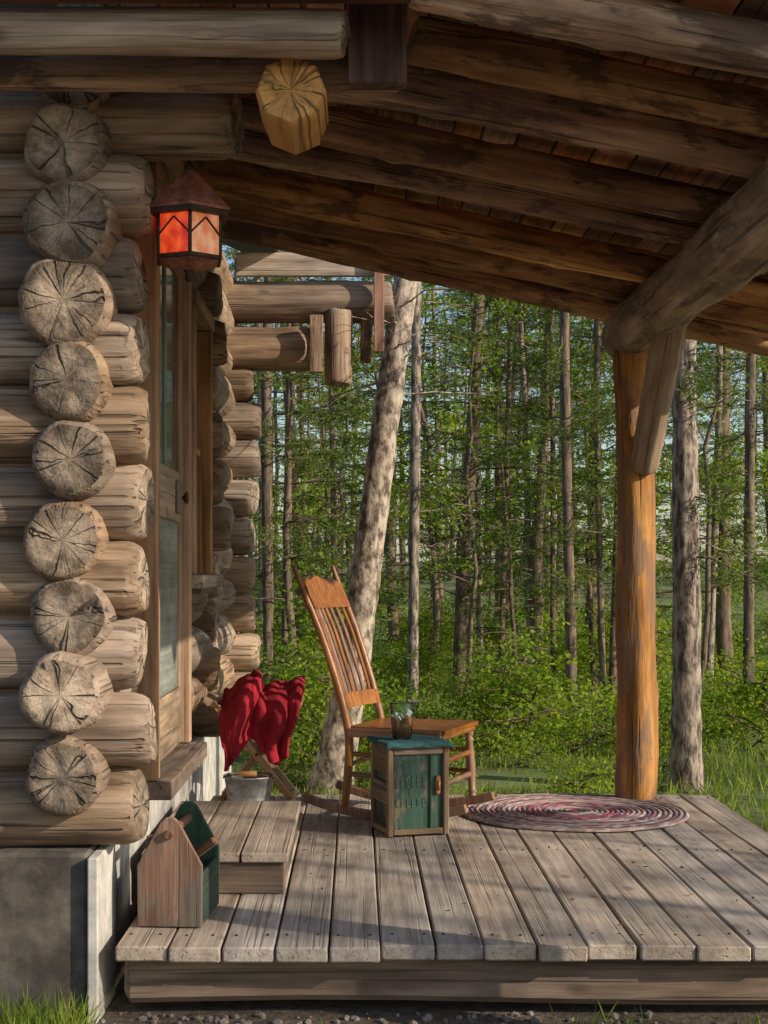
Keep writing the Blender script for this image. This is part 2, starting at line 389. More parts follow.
class MB:
    def __init__(s): s.v = []; s.f = []; s.m = []; s.n = 0
    def add(s, v, f, mi):
        v = np.asarray(v, float).reshape(-1, 3); f = np.asarray(f, int).reshape(-1, 4)
        s.v.append(v); s.f.append(f + s.n); s.m.append(np.full(len(f), mi)); s.n += len(v)
    def tube(s, pts, rad, seg=6, mi=0, jit=0):
        pts = np.asarray(pts, float); rad = np.asarray(rad, float); n = len(pts)
        t = np.gradient(pts, axis=0); t /= np.linalg.norm(t, axis=1)[:, None] + 1e-9
        ref = np.array([0, 0, 1.]) if abs(t[:, 2]).mean() < .8 else np.array([1., 0, 0])
        x = np.cross(t, ref); x /= np.linalg.norm(x, axis=1)[:, None] + 1e-9; y = np.cross(t, x)
        a = np.arange(seg) * 2 * np.pi / seg
        rr = rad[:, None] * (1 + (rng.normal(0, jit, (n, seg)) if jit else 0))
        v = pts[:, None] + rr[..., None] * (np.cos(a)[None, :, None] * x[:, None] + np.sin(a)[None, :, None] * y[:, None])
        j, i = np.meshgrid(np.arange(n - 1), np.arange(seg), indexing='ij'); k = (i + 1) % seg
        f = np.stack([j * seg + i, j * seg + k, (j + 1) * seg + k, (j + 1) * seg + i], -1)
        s.add(v, f, mi)
    def leaves(s, c, d, L, W, mi):
        c = np.asarray(c); n = len(c); d = d / (np.linalg.norm(d, axis=1)[:, None] + 1e-9)
        r = rng.normal(size=(n, 3)); q = np.cross(d, r); q /= np.linalg.norm(q, axis=1)[:, None] + 1e-9
        L = np.broadcast_to(L, (n,))[:, None]; W = np.broadcast_to(W, (n,))[:, None]
        v = np.stack([c, c + d * L * .45 + q * W / 2, c + d * L, c + d * L * .45 - q * W / 2], 1)
        s.add(v, np.arange(4 * n).reshape(n, 4), mi)
    def mesh(s, name, mats):
        v = np.concatenate(s.v); f = np.concatenate(s.f); m = np.concatenate(s.m)
        me = bpy.data.meshes.new(name); me.vertices.add(len(v)); me.vertices.foreach_set('co', v.ravel())
        me.loops.add(f.size); me.loops.foreach_set('vertex_index', f.ravel().astype(np.int32))
        me.polygons.add(len(f)); me.polygons.foreach_set('loop_start', (np.arange(len(f)) * 4).astype(np.int32))
        for q in mats: me.materials.append(q)
        me.polygons.foreach_set('material_index', m.astype(np.int32))
        me.polygons.foreach_set('use_smooth', (m == 0))
        me.update(calc_edges=True); return me

# ------------------------------------------------------------------ cabin
cabin = empty('log_cabin')
PZ = .233; Z0 = .384; WX = -.855
def X(name, y, z, x1, r, x0=-4.0):
    return log(name, (x1, y, z), (x0, y, z + random.uniform(-.01, .01)), r, M['wall'], M['wallend'], cabin, bend=.008, be=.05, rnd=.16)
for k in range(9):
    X('front_wall_log', 4.58 + random.uniform(-.015, .015), Z0 + PZ * k, -.638 + random.uniform(-.03, .012), .118 + random.uniform(-.006, .007))
X('front_wall_log', 4.58, Z0 + PZ * 9, -.366, .112)
for k in range(10):
    X('far_wall_log', 9.05, Z0 + PZ * k, -.60 + random.uniform(-.035, .02), .115)
    X('partition_wall_log', 7.45, Z0 + PZ * k, -.655 + random.uniform(-.05, .03), .115, -1.6)
def Y(z, y0, y1, r=.115, x=WX, dx=.01, **kw):
    log('side_wall_log', (x + random.uniform(-dx, dx), y0, z), (x, y1, z), r + random.uniform(-.004, .006), M['wall'], M['wallend'], cabin, bend=.006, wob=.10, **kw)
for k in range(11):
    z = .5 + PZ * k; ys = 4.37 + random.uniform(-.07, .06); ye = 9.32 + random.uniform(-.05, .05)
    if k <= 8:
        Y(z + random.uniform(-.010, .010), ys, 5.0, .128 + random.uniform(-.012, .008), WX - .004 + .014 * math.sin(k * 1.9), .016, be=.035, rnd=.15)
        if 3 <= k <= 7: Y(z, 6.16, 6.34); Y(z, 7.12, ye)
        else: Y(z, 6.16, ye)
    else:
        Y(z, 4.42 if k == 9 else 4.7, ye)
box('wall_core', (-4, 4.55, .27), (-.9, 4.62, 2.75), M['skirt'], cabin)
box('wall_core', (-.88, 4.62, .3), (-.83, 4.97, 2.8), M['skirt'], cabin)
box('wall_core', (-.88, 7.14, .3), (-.83, 9.1, 2.8), M['skirt'], cabin)
box('foundation', (-4, 4.43, -.5), (-.80, 4.72, .262), M['conc'], cabin, .01)
box('foundation', (-.96, 4.723, -.5), (-.775, 9.2, .285), M['white'], cabin, .01)
box('foundation_corner_trim', (-.797, 4.40, -.4), (-.765, 4.72, .255), M['white'], cabin, .004)
# door
dj = -.668
box('door_jamb', (-.86, 4.985, .40), (dj, 5.055, 2.40), M['trim'], cabin)
box('door_jamb', (-.86, 6.10, .40), (-.685, 6.175, 2.40), M['trim'], cabin)
box('door_head', (-.86, 4.985, 2.403), (-.67, 6.175, 2.49), M['trim'], cabin)
box('door_sill', (-.88, 4.99, .335), (-.62, 6.17, .397), M['skirt'], cabin)
lx0, lx1 = -.745, -.712
box('door_stile', (lx0, 5.058, .41), (lx1, 5.17, 2.398), M['trim'], cabin)
box('door_stile', (lx0, 5.985, .41), (lx1, 6.097, 2.398), M['trim'], cabin)
box('door_rail', (lx0, 5.173, .41), (lx1, 5.982, .64), M['grey'], cabin)
box('door_rail', (lx0, 5.173, 1.30), (lx1, 5.982, 1.50), M['grey'], cabin)
box('door_rail', (lx0, 5.173, 2.28), (lx1, 5.982, 2.398), M['trim'], cabin)
box('door_glass', (-.735, 5.16, 1.49), (-.722, 5.99, 2.29), M['glass'], cabin)
box('door_panel', (-.735, 5.16, .63), (-.722, 5.99, 1.31), M['doorp'], cabin)
box('door_mullion', (-.733, 5.56, 1.5), (-.715, 5.595, 2.28), M['doorp'], cabin)
box('door_push_plate', (-.711, 5.84, 1.33), (-.70, 5.96, 1.46), M['crate'], cabin)
lathe('door_knob', [(0, .008), (.3, .008), (.5, .022), (.8, .026), (1, .012)], M['iron'], cabin, 16, (-.712, 6.03, 1.40), (-.68, 6.03, 1.40))
# window
box('window_jamb', (-.86, 6.34, 1.09), (-.69, 6.41, 2.24), M['trim'], cabin)
box('window_jamb', (-.86, 7.05, 1.09), (-.69, 7.12, 2.24), M['trim'], cabin)
box('window_head', (-.86, 6.34, 2.243), (-.68, 7.12, 2.31), M['trim'], cabin)
box('window_sill', (-.86, 6.32, 1.03), (-.65, 7.14, 1.087), M['grey'], cabin)
box('window_glass', (-.77, 6.40, 1.09), (-.76, 7.06, 2.24), M['glass'], cabin)
box('window_muntin', (-.765, 6.41, 1.64), (-.74, 7.05, 1.68), M['trim'], cabin)
# cabin roof & eave parts
log('eave_log', (-.033, 4.08, 2.575), (-4, 4.08, 2.60), .062, M['grey'], M['wallend'], cabin, wob=.11)
log('eave_log', (.124, 4.32, 2.545), (-4, 4.32, 2.57), .055, M['raft'], M['raftend'], cabin, wob=.11)
box('fascia_board', (-4, 3.96, 2.628), (.155, 4.01, 2.80), M['darkw'], cabin)
box('fascia_block', (-.025, 4.17, 2.47), (.14, 4.24, 2.80), M['darkw'], cabin)
log('purlin_stub', (-.185, 4.15, 2.445), (-.185, 4.50, 2.455), .100, M['octend'], M['octend'], cabin, sides=8, seg=32, knots=False)
log('eave_log', (.217, 9.0, 2.73), (-4, 9.0, 2.75), .125, M['wall'], M['wallend'], cabin)
log('eave_log', (-.28, 9.02, 2.45), (-3, 9.02, 2.45), .13, M['wall'], M['wallend'], cabin)
log('hanging_stub', (-.11, 8.9, 2.22), (-.11, 8.9, 2.66), .082, M['wall'], M['wallend'], cabin)
box('trim_board', (.10, 8.80, 2.40), (.16, 8.84, 2.98), M['redtrim'], cabin)
box('trim_board', (-.28, 8.80, 2.28), (-.20, 8.84, 2.62), M['raft'], cabin)
box('eave_fascia', (-.72, 8.86, 2.86), (.22, 8.90, 3.0), M['grey'], cabin)
box('trim_board', (.02, 8.84, 2.36), (.085, 9.0, 2.60), M['raft'], cabin)
plank('main_roof', (-.45, 6.8, 3.05), (-4.2, 6.8, 4.7), 5.2, .10, M['shingle'], cabin, up=(.4, 0, 1))
plank('main_roof', (-4.25, 6.8, 4.7), (-8.2, 6.8, 3.05), 5.2, .10, M['shingle'], cabin, up=(-.4, 0, 1))

# ------------------------------------------------------------------ porch
porch = empty('porch')
SL = .205; XE = 2.15; YF = 3.70
def rz(x): return 2.44 - SL * (x - 1.346)
ry = [7.62, 7.08, 6.5, 5.96, 5.42, 4.9, 4.42, 3.96]
for i, y in enumerate(ry):
    x0 = -.76 if y > 5 else (-.45 if y > 4.6 else .16)
    jz = random.uniform(-.02, .02); t = -.012 + i * .004
    log('rafter', (x0, y + random.uniform(-.03, .03), rz(x0) + jz - t), (XE, y + random.uniform(-.07, .07), rz(XE) + jz + t), .072 + random.uniform(-.008, .010), M['raft'], M['raftend'], porch, r1=.062, bend=.03, wob=.17, kn_h=1.5)
x = -.78
nrm = Vector((SL, 0, 1)).normalized()
while x < XE:
    w = random.uniform(.10, .15); c = x + w / 2
    z = rz(c) + .098
    plank('roof_board', (c, YF, z), (c, 7.85 + random.uniform(-.02, .02), z), w * .96, .022, M['sheath'], porch, up=tuple(nrm))
    x += w
YM = (YF + 7.9) / 2
plank('roof_cover', (-.85, YM, rz(-.85) + .145), (XE + .05, YM, rz(XE + .05) + .145), 7.9 - YF, .05, M['shingle'], porch, up=tuple(nrm))
log('plate_beam', (1.33, 7.38, 2.275), (1.36, 3.66, 2.275), .126, M['beam'], M['wallend'], porch, r1=.14, bend=.012, wob=.12, kn_h=1.3)
log('porch_post', (1.345, 7.19, 0.002), (1.33, 7.19, 2.19), .098, M['post'], M['raftend'], porch, r1=.088, bend=.018, wob=.13, kn_h=1.5)
log('porch_post', (1.345, 3.9, -.24), (1.345, 3.9, 2.19), .098, M['post'], M['raftend'], porch, r1=.085)
log('post_brace', (1.372, 7.12, 1.60), (1.39, 6.60, 2.22), .068, M['grey'], M['wallend'], porch, r1=.075)
# deck
x = -.714; seams = []
while x < 1.60:
    w = .156 + random.uniform(-.016, .016)
    plank('deck_board', (x + w / 2, 4.385 + random.uniform(-.02, .02), -.024), (x + w / 2, 7.37 + random.uniform(-.01, .01), -.024 + random.uniform(-.003, .003)), w - .006, .046, M['deck'], porch, warp=.005, bev=.005)
    seams.append((x, w)); x += w
deckR = x
mb = MB()
for (bx0, bw) in seams:
    for yy in (4.52, 5.9, 7.25):
        for q in (.22, .78):
            cx = bx0 + bw * q + random.uniform(-.008, .008); cy = yy + random.uniform(-.012, .012)
            mb.tube([(cx, cy, -.01), (cx, cy, .0028), (cx, cy, .003)], [.0045, .0045, .0001], 8, 0)
obj('deck_nails', mb.mesh('deck_nails', [M['iron']]), porch)
mb = MB(); n = 130
mb.leaves(np.stack([rng.uniform(-.6, 1.6, n), rng.uniform(4.45, 7.3, n), np.full(n, .006)], 1), np.stack([rng.normal(0, 1, n), rng.normal(0, 1, n), rng.normal(0, .06, n)], 1), rng.uniform(.008, .03, n), rng.uniform(.003, .012, n), 0)
obj('fallen_leaves', mb.mesh('fallen_leaves', [M['dry']]))
plank('skirt_timber', (-.70, 4.52, -.125), (deckR, 4.52, -.125), .11, .145, M['skirt'], porch, warp=.02, bev=.02)
plank('deck_joist', (-.70, 5.9, -.125), (deckR, 5.9, -.125), .09, .14, M['skirt'], porch)
plank('deck_joist', (-.70, 7.25, -.125), (deckR, 7.25, -.125), .09, .14, M['skirt'], porch)
plank('deck_joist', (-.66, 4.6, -.13), (-.66, 7.2, -.13), .05, .14, M['skirt'], porch)

# ------------------------------------------------------------------ step
step = empty('wooden_step')
for a, b_ in ((-.735, -.568), (-.563, -.40), (-.395, -.235)):
    plank('tread', ((a + b_) / 2, 5.06 + random.uniform(-.012, .012), .128), ((a + b_) / 2, 6.22, .128), b_ - a, .034, M['deck'], step, warp=.002)
box('riser', (-.72, 5.085, .002), (-.25, 5.12, .109), M['skirt'], step)
box('riser', (-.72, 6.16, .002), (-.25, 6.19, .109), M['skirt'], step)
box('side_board', (-.285, 5.123, .002), (-.252, 6.157, .109), M['skirt'], step)

# ------------------------------------------------------------------ lantern
lan = empty('hanging_lantern', (-.522, 4.63, 0), math.radians(8))
lathe('roof', [(2.212, .140), (2.220, .142), (2.30, .062), (2.35, .012), (2.362, .008)], M['copper'], lan, 6, smooth=False)
lathe('finial', [(2.34, .006), (2.352, .016), (2.366, .012), (2.375, .004), (2.40, .004)], M['iron'], lan, 12)
lathe('rim', [(2.196, .124), (2.196, .137), (2.211, .137), (2.211, .124)], M['iron'], lan, 6, smooth=False)
for i in range(6):
    a0 = 2 * math.pi * (i + .5) / 6; a1 = 2 * math.pi * (i + 1.5) / 6
    R1 = .108
    p0 = Vector((math.cos(a0) * R1, math.sin(a0) * R1, 0)); p1 = Vector((math.cos(a1) * R1, math.sin(a1) * R1, 0))
    am = (a0 + a1) / 2; nv = (math.cos(am), math.sin(am), 0)
    pm = (p0 + p1) / 2
    plank('mica_panel', pm + Vector((0, 0, 2.075)), pm + Vector((0, 0, 2.198)), .10, .004, M['mica2'] if i == 4 else M['mica'], lan, up=nv)
    rod('corner_bar', p0 + Vector((0, 0, 2.06)), p0 + Vector((0, 0, 2.2)), .006, M['iron'], lan)
    q0 = p0 + Vector((0, 0, 2.068)); q1 = p1 + Vector((0, 0, 2.068)); plank('base_bar', q0, q1, .012, .014, M['iron'], lan)
    pmu = pm * 1.04 + Vector((0, 0, 2.185))
    plank('strap', p0 * 1.03 + Vector((0, 0, 2.13)), pmu, .005, .008, M['iron'], lan, up=nv)
    plank('strap', p1 * 1.03 + Vector((0, 0, 2.13)), pmu, .005, .008, M['iron'], lan, up=nv)
lathe('base', [(2.035, .015), (2.04, .05), (2.06, .103), (2.066, .103)], M['copper'], lan, 6, smooth=False)
lathe('drop', [(2.00, .004), (2.01, .014), (2.025, .01), (2.038, .02)], M['iron'], lan, 12)

# ------------------------------------------------------------------ rocking chair
ch = empty('rocking_chair', (.235, 6.76, 0), math.radians(-22))
def curve_tube(name, pts, rads, mat, parent, seg=12):
    mb = MB(); mb.tube(np.array(pts), np.array(rads), seg, 0)
    return obj(name, mb.mesh(name, [mat]), parent)
def sweep_rect(name, pts, w, h, mat, parent):
    vs = []; fs = []; n = len(pts)
    for i, (x_, y_, z_) in enumerate(pts):
        a = pts[max(0, i - 1)]; b_ = pts[min(n - 1, i + 1)]
        t = Vector((b_[0] - a[0], 0, b_[2] - a[2])).normalized(); nn = Vector((-t.z, 0, t.x))
        for sy, sn in ((-1, -1), (1, -1), (1, 1), (-1, 1)):
            p = Vector((x_, y_ + sy * w / 2, z_)) + nn * sn * h / 2; vs.append(tuple(p))
    for i in range(n - 1):
        for k in range(4): fs.append((i * 4 + k, i * 4 + (k + 1) % 4, i * 4 + 4 + (k + 1) % 4, i * 4 + 4 + k))
    fs += [(3, 2, 1, 0), ((n - 1) * 4, (n - 1) * 4 + 1, (n - 1) * 4 + 2, (n - 1) * 4 + 3)]
    me = bpy.data.meshes.new(name); me.from_pydata(vs, [], fs); me.update(); o = obj(name, me, parent, mat)
    bv = o.modifiers.new('bevel', 'BEVEL'); bv.width = min(w, h) * .2; bv.segments = 2; return o
C = M['chair']
for s in (-1, 1):
    y = s * .205
    sweep_rect('rocker', [(x_, y, .022 + .40 * (x_ + .03) ** 2) for x_ in np.linspace(-.44, .34, 22)], .03, .04, C, ch)
    P = [(-.23, y, .045), (-.215, y, .18), (-.205, y, .33), (-.215, y, .42), (-.265, y, .60), (-.34, y * 1.03, .82), (-.42, y * 1.07, 1.0), (-.472, y * 1.09, 1.13)]
    R = [.017, .02, .02, .019, .018, .017, .015, .010]
    tt = np.linspace(0, 1, 26); Pa = np.array(P); q = np.linspace(0, 1, len(P))
    Ps = np.stack([np.interp(tt, q, Pa[:, i]) for i in range(3)], 1)
    for _ in range(2): Ps[1:-1] = (Ps[:-2] + 2 * Ps[1:-1] + Ps[2:]) / 4
    curve_tube('back_post', Ps, np.interp(tt, q, R), C, ch)
    turned('front_leg', (.235, s * .215, .045), (.215, s * .215, .385), .02, C, ch)
    turned('side_stretcher', (-.21, s * .205, .20), (.225, s * .215, .18), .012, C, ch)
    turned('side_stretcher', (-.21, s * .205, .29), (.22, s * .215, .28), .011, C, ch)
    plank('seat_side_rail', (-.21, s * .21, .385), (.235, s * .222, .392), .035, .04, C, ch)
turned('front_stretcher', (.225, -.205, .17), (.225, .205, .17), .013, C, ch)
turned('front_stretcher', (.222, -.205, .27), (.222, .205, .27), .013, C, ch)
turned('rear_stretcher', (-.215, -.2, .24), (-.215, .2, .24), .011, C, ch)
plank('seat_front_rail', (.225, -.225, .39), (.225, .225, .39), .04, .042, C, ch)
plank('seat_rear_rail', (-.2, -.2, .385), (-.2, .2, .385), .03, .04, C, ch)
mb = MB(); gx = np.linspace(-.21, .255, 16); gy = np.linspace(-.225, .225, 16)
U, V = np.meshgrid(gx, gy, indexing='ij'); Zs = .413 - .012 * (1 - (V / .225) ** 2) * (1 - ((U - .02) / .24) ** 2).clip(0)
V2 = V * (1 + .06 * (U / .25))
top = np.stack([U, V2, Zs], -1).reshape(-1, 3); bot = np.stack([U, V2, Zs * 0 + .396], -1).reshape(-1, 3)
i, j = np.meshgrid(np.arange(15), np.arange(15), indexing='ij'); f = np.stack([i * 16 + j, (i + 1) * 16 + j, (i + 1) * 16 + j + 1, i * 16 + j + 1], -1).reshape(-1, 4)
bd = [k for k in range(16)] + [k * 16 + 15 for k in range(1, 16)] + [15 * 16 + k for k in range(14, -1, -1)] + [k * 16 for k in range(14, 0, -1)]
ff = [(bd[k], bd[(k + 1) % len(bd)], bd[(k + 1) % len(bd)] + 256, bd[k] + 256) for k in range(len(bd))]
mb.add(np.concatenate([top, bot]), np.concatenate([f, f[:, ::-1] + 256, np.array(ff)]), 1)
obj('seat', mb.mesh('seat', [C, C]), ch)
def bp(z):
    return float(np.interp(z, [.42, .60, .82, 1.0, 1.13], [-.215, -.265, -.34, -.42, -.472]))
def back_board(name, z0, z1, hw0, hw1, t, arch=0, cv=.03):
    vs = []; fs = []; nu = 18; nv = 5
    for side in (0, 1):
        for b_ in range(nv):
            for a in range(nu):
                u = a / (nu - 1) * 2 - 1; v = b_ / (nv - 1)
                zt = z1 + arch * (1 - abs(u) ** 2.5) + .008 * math.cos(u * 9) * (1 if arch else 0)
                z = z0 + (zt - z0) * v; hw = hw0 + (hw1 - hw0) * v
                vs.append((bp(z) - cv * (1 - u * u) + (t if side else 0), u * hw, z))
    q = nu * nv
    for b_ in range(nv - 1):
        for a in range(nu - 1):
            k = b_ * nu + a
            fs.append((k, k + nu, k + nu + 1, k + 1)); fs.append((q + k, q + k + 1, q + k + nu + 1, q + k + nu))
    for a in range(nu - 1):
        fs.append((a, a + 1, q + a + 1, q + a)); k = (nv - 1) * nu + a; fs.append((k + 1, k, q + k, q + k + 1))
    me = bpy.data.meshes.new(name); me.from_pydata(vs, [], fs); me.update(); return obj(name, me, ch, C)
back_board('crest_rail', .935, 1.045, .205, .215, .02, .03)
back_board('lower_rail', .485, .55, .195, .198, .018)
for k in range(7):
    u = (k - 3) / 3 * .78
    pts = []
    for z in np.linspace(.53, .955, 10): pts.append((bp(z) - .03 * (1 - u * u) + .01, u * (.197 + (z - .5) * .02), z))
    sweep_rect('back_slat', pts, .026, .009, C, ch)

# ------------------------------------------------------------------ green crate with cloth
cr_ = empty('green_crate', (.222, 6.32, 0), math.radians(16))
hw, hd, H = .122, .115, .385
box('core', (-hw + .008, -hd + .008, .012), (hw - .008, hd - .008, H - .012), M['green'], cr_)
for sx in (-1, 1):
    for sy in (-1, 1):
        box('corner_post', (sx * hw - .012, sy * hd - .012, .002), (sx * hw + .012, sy * hd + .012, H - .02), M['crate'], cr_)
for sy in (-1, 1):
    for z in (.006, H - .045):
        box('rail', (-hw + .013, sy * hd - .009, z), (hw - .013, sy * hd + .009, z + .025), M['crate'], cr_)
for sx in (-1, 1):
    for z in (.006, .13, .255, H - .045):
        box('side_slat', (sx * hw - .009, -hd + .013, z), (sx * hw + .009, hd - .013, z + (.025 if z in (.006, H - .045) else .09)), M['crate'], cr_)
box('lid', (-hw - .018, -hd - .018, H - .018), (hw + .018, hd + .018, H), M['crate'], cr_)
box('center_strip', (.052, -hd - .003, .032), (.060, -hd + .008, H - .047), M['toolg'], cr_)
for row, zz, n_, hgt in ((0, .20, 6, .05), (1, .12, 6, .035)):
    for k in range(n_):
        xx = -.095 + k * .0235
        box('letter_stem', (xx, -hd + .0045, zz), (xx + .004, -hd + .0068, zz + hgt), M['letters'], cr_, .0005)
        if k % 2 == 0: box('letter_arm', (xx + .0045, -hd + .0045, zz + hgt - .007), (xx + .014, -hd + .0068, zz + hgt), M['letters'], cr_, .0005)
        if k % 3 != 1: box('letter_arm', (xx + .0045, -hd + .0045, zz), (xx + .014, -hd + .0068, zz + .006), M['letters'], cr_, .0005)
box('latch', (.078, -hd - .008, .17), (.098, -hd + .008, .25), M['brass'], cr_)
rod('latch_ring', (.088, -hd - .014, .19), (.088, -hd - .014, .23), .007, M['brass'], cr_)
mb = MB(); n = 24; g = np.linspace(-1, 1, n); U, V = np.meshgrid(g, g, indexing='ij')
drp = np.clip(np.abs(U) * .152 - .141, 0, 1) * .9 + np.clip(-V * .150 - .134, 0, 1) * .9
xx = U * .150; yy = V * .147 - .004; zz = H + .006 + .003 * np.sin(U * 9 + V * 4) + .002 * np.sin(V * 15) - drp
top = np.stack([xx, yy, zz], -1).reshape(-1, 3)
i, j = np.meshgrid(np.arange(n - 1), np.arange(n - 1), indexing='ij'); f = np.stack([i * n + j, (i + 1) * n + j, (i + 1) * n + j + 1, i * n + j + 1], -1).reshape(-1, 4)
mb.add(top, f, 0); o = obj('teal_cloth', mb.mesh('teal_cloth', [M['teal']]), cr_)
sm = o.modifiers.new('s', 'SOLIDIFY'); sm.thickness = .004
gl = empty('iced_tea_glass', (.19, 6.30, H + .0115))
lathe('glass', [(0, .034), (.004, .040), (.10, .049), (.15, .052), (.152, .0505), (.148, .0500)], M['clear'], gl, 32)
lathe('tea', [(.006, .0), (.006, .037), (.09, .045), (.09, 0)], M['tea'], gl, 32)
for a_, z_ in ((.3, .096), (2.4, .10), (4.4, .094)):
    o = box('ice', (-.014, -.014, -.014), (.014, .014, .014), M['ice'], gl); o.location = (math.cos(a_) * .02, math.sin(a_) * .02, z_); o.rotation_euler = (a_, .5, a_ * 2)

# ------------------------------------------------------------------ tool box tote
tb = empty('wooden_tool_tote', (-.575, 4.66, 0), math.radians(-4))
def gable(name, y, mat, sc=1):
    pr = [(-.10, 0), (.10, 0), (.102, .19), (.028, .325), (.012, .338), (-.012, .338), (-.028, .325), (-.102, .19)]
    n = len(pr); vs = [(a * sc, y - .009, b_ + .003) for a, b_ in pr] + [(a * sc, y + .009, b_ + .003) for a, b_ in pr]
    fs = [tuple(range(n)), tuple(reversed(range(n, 2 * n)))] + [((i + 1) % n, i, n + i, n + (i + 1) % n) for i in range(n)]
    me = bpy.data.meshes.new(name); me.from_pydata(vs, [], fs); me.update(); o = obj(name, me, tb, mat)
    bv = o.modifiers.new('b', 'BEVEL'); bv.width = .003; return o
gable('gable_end', -.05, M['toolw']); gable('gable_end', .27, M['toolg'])
plank('side', (.094, -.04, .085), (.094, .26, .085), .016, .16, M['toolg'], tb)
plank('side', (-.094, -.04, .085), (-.094, .26, .085), .016, .16, M['toolg'], tb)
plank('bottom', (0, -.04, .014), (0, .26, .014), .17, .016, M['toolw'], tb)
rod('handle', (0, -.075, .29), (0, .30, .29), .015, M['toolw'], tb)
plank('hammer_handle', (-.03, .06, .14), (.135, .0, .265), .034, .024, M['toolw'], tb)
plank('hand_saw', (-.085, .1, .12), (-.06, .02, .27), .055, .02, M['toolw'], tb)

# ------------------------------------------------------------------ camp stool + blanket, bucket
st = empty('folding_stool', (-.47, 7.12, 0))
for yy in (-.13, .13):
    plank('leg', (-.19, yy, .47), (.18, yy, .012), .032, .022, M['stool'], st, up=(0, 1, 0))
    plank('leg', (.19, yy + .024, .47), (-.18, yy + .024, .012), .032, .022, M['stool'], st, up=(0, 1, 0))
for xx, zz in ((-.2, .48), (.2, .48), (.165, .03), (-.165, .03)):
    rod('cross_bar', (xx, -.17, zz), (xx, .19, zz), .014, M['stool'], st)
rod('pivot', (0, -.15, .245), (0, .17, .245), .008, M['iron'], st)
mb = MB(); n = 20; g = np.linspace(0, 1, n); U, V = np.meshgrid(g, g, indexing='ij')
sx = (U - .5) * .41; szz = .49 - .07 * (1 - (2 * U - 1) ** 2); sy = -.15 + V * .32
mb.add(np.stack([sx, sy, szz], -1).reshape(-1, 3), np.stack([i[:19, :19] * n + j[:19, :19], (i[:19, :19] + 1) * n + j[:19, :19], (i[:19, :19] + 1) * n + j[:19, :19] + 1, i[:19, :19] * n + j[:19, :19] + 1], -1).reshape(-1, 4), 0)
obj('canvas_seat', mb.mesh('canvas_seat', [M['red']]), st)
bl = empty('red_blanket', (-.455, 7.12, 0))
mb = MB(); nu, nv = 90, 90
bx_ = np.zeros((nu, nv)); by_ = bx_.copy(); bz_ = bx_.copy()
for a in range(nu):
    for b_ in range(nv):
        u = a / (nu - 1); v = b_ / (nv - 1)
        x_ = (u - .5) * .36
        nz = noise.noise(Vector((u * 3.4, v * 3, 1.3))); n2 = noise.noise(Vector((u * 7.5, v * 3.5, 7.3))); n3 = noise.noise(Vector((u * 2.2, v * 2.2, 4)))
        hem = .25 + .08 * noise.noise(Vector((u * 2.6, 0, 5))) + .06 * math.cos(u * 7.5 + .3)
        top_ = .30; s_ = v * (top_ + hem)
        if s_ < top_:
            y_ = .15 - s_; z_ = .515 + .06 * math.sin(math.pi * s_ / top_) + .06 * n3 - .04 * (2 * u - 1) ** 2
        else:
            q = s_ - top_; y_ = -.15 - .035 * math.sin(min(1, q / .1) * 1.5) - .02 * n2 * min(1, q / .06); z_ = .515 - q - .04 * (2 * u - 1) ** 2 + .06 * n3
        fold = .06 * nz + .04 * n2 + .015 * noise.noise(Vector((u * 16, v * 10, 3)))
        bx_[a, b_] = x_ * (1 - .12 * v) + .05 * n3 + .05 * nz; by_[a, b_] = y_ - fold * (1 if s_ >= top_ else .3); bz_[a, b_] = z_ + fold * (.9 if s_ < top_ else .15)
i, j = np.meshgrid(np.arange(nu - 1), np.arange(nv - 1), indexing='ij'); f = np.stack([i * nv + j, (i + 1) * nv + j, (i + 1) * nv + j + 1, i * nv + j + 1], -1).reshape(-1, 4)
mb.add(np.stack([bx_, by_, bz_], -1).reshape(-1, 3), f, 0)
o = obj('blanket', mb.mesh('blanket', [M['red']]), bl); sm = o.modifiers.new('s', 'SOLIDIFY'); sm.thickness = .014
bk = empty('galvanised_bucket', (-.50, 6.88, .001))
lathe('pail', [(0, .085), (.004, .09), (.015, .09), (.05, .096), (.052, .099), (.056, .097), (.15, .112), (.155, .118), (.162, .118), (.162, .111), (.02, .086), (.018, 0)], M['zinc'], bk, 36)
mb = MB(); aa = np.linspace(0, math.pi, 18)
mb.tube(np.stack([np.cos(aa) * .116, -.09 * np.sin(aa) - .02, .15 + .0 * aa + .03 * np.sin(aa)], 1), np.full(18, .003), 6, 0)
obj('bail', mb.mesh('bail', [M['iron']]), bk)
rod('grip', (-.045, -.112, .182), (.045, -.112, .182), .012, M['stool'], bk)

# ------------------------------------------------------------------ rug
R_ = .52; nr_ = 22
prof = [(0.002, R_)]
for q in range(nr_ * 6, 0, -1):
    r_ = R_ * q / (nr_ * 6); prof.append((.006 + .007 * abs(math.sin(math.pi * q / 6)), r_))
prof.append((.008, 0.0))
rug = lathe('braided_rug', prof, M['rug'], None, 128)
rug.location = (.985, 6.79, .003)
for v in rug.data.vertices:
    k = 1 + .02 * noise.noise(Vector((v.co.x * 4, v.co.y * 4, 2))); v.co.x *= k; v.co.y *= k
    v.co.z += .004 * max(0, noise.noise(Vector((v.co.x * 6, v.co.y * 6, 7))))

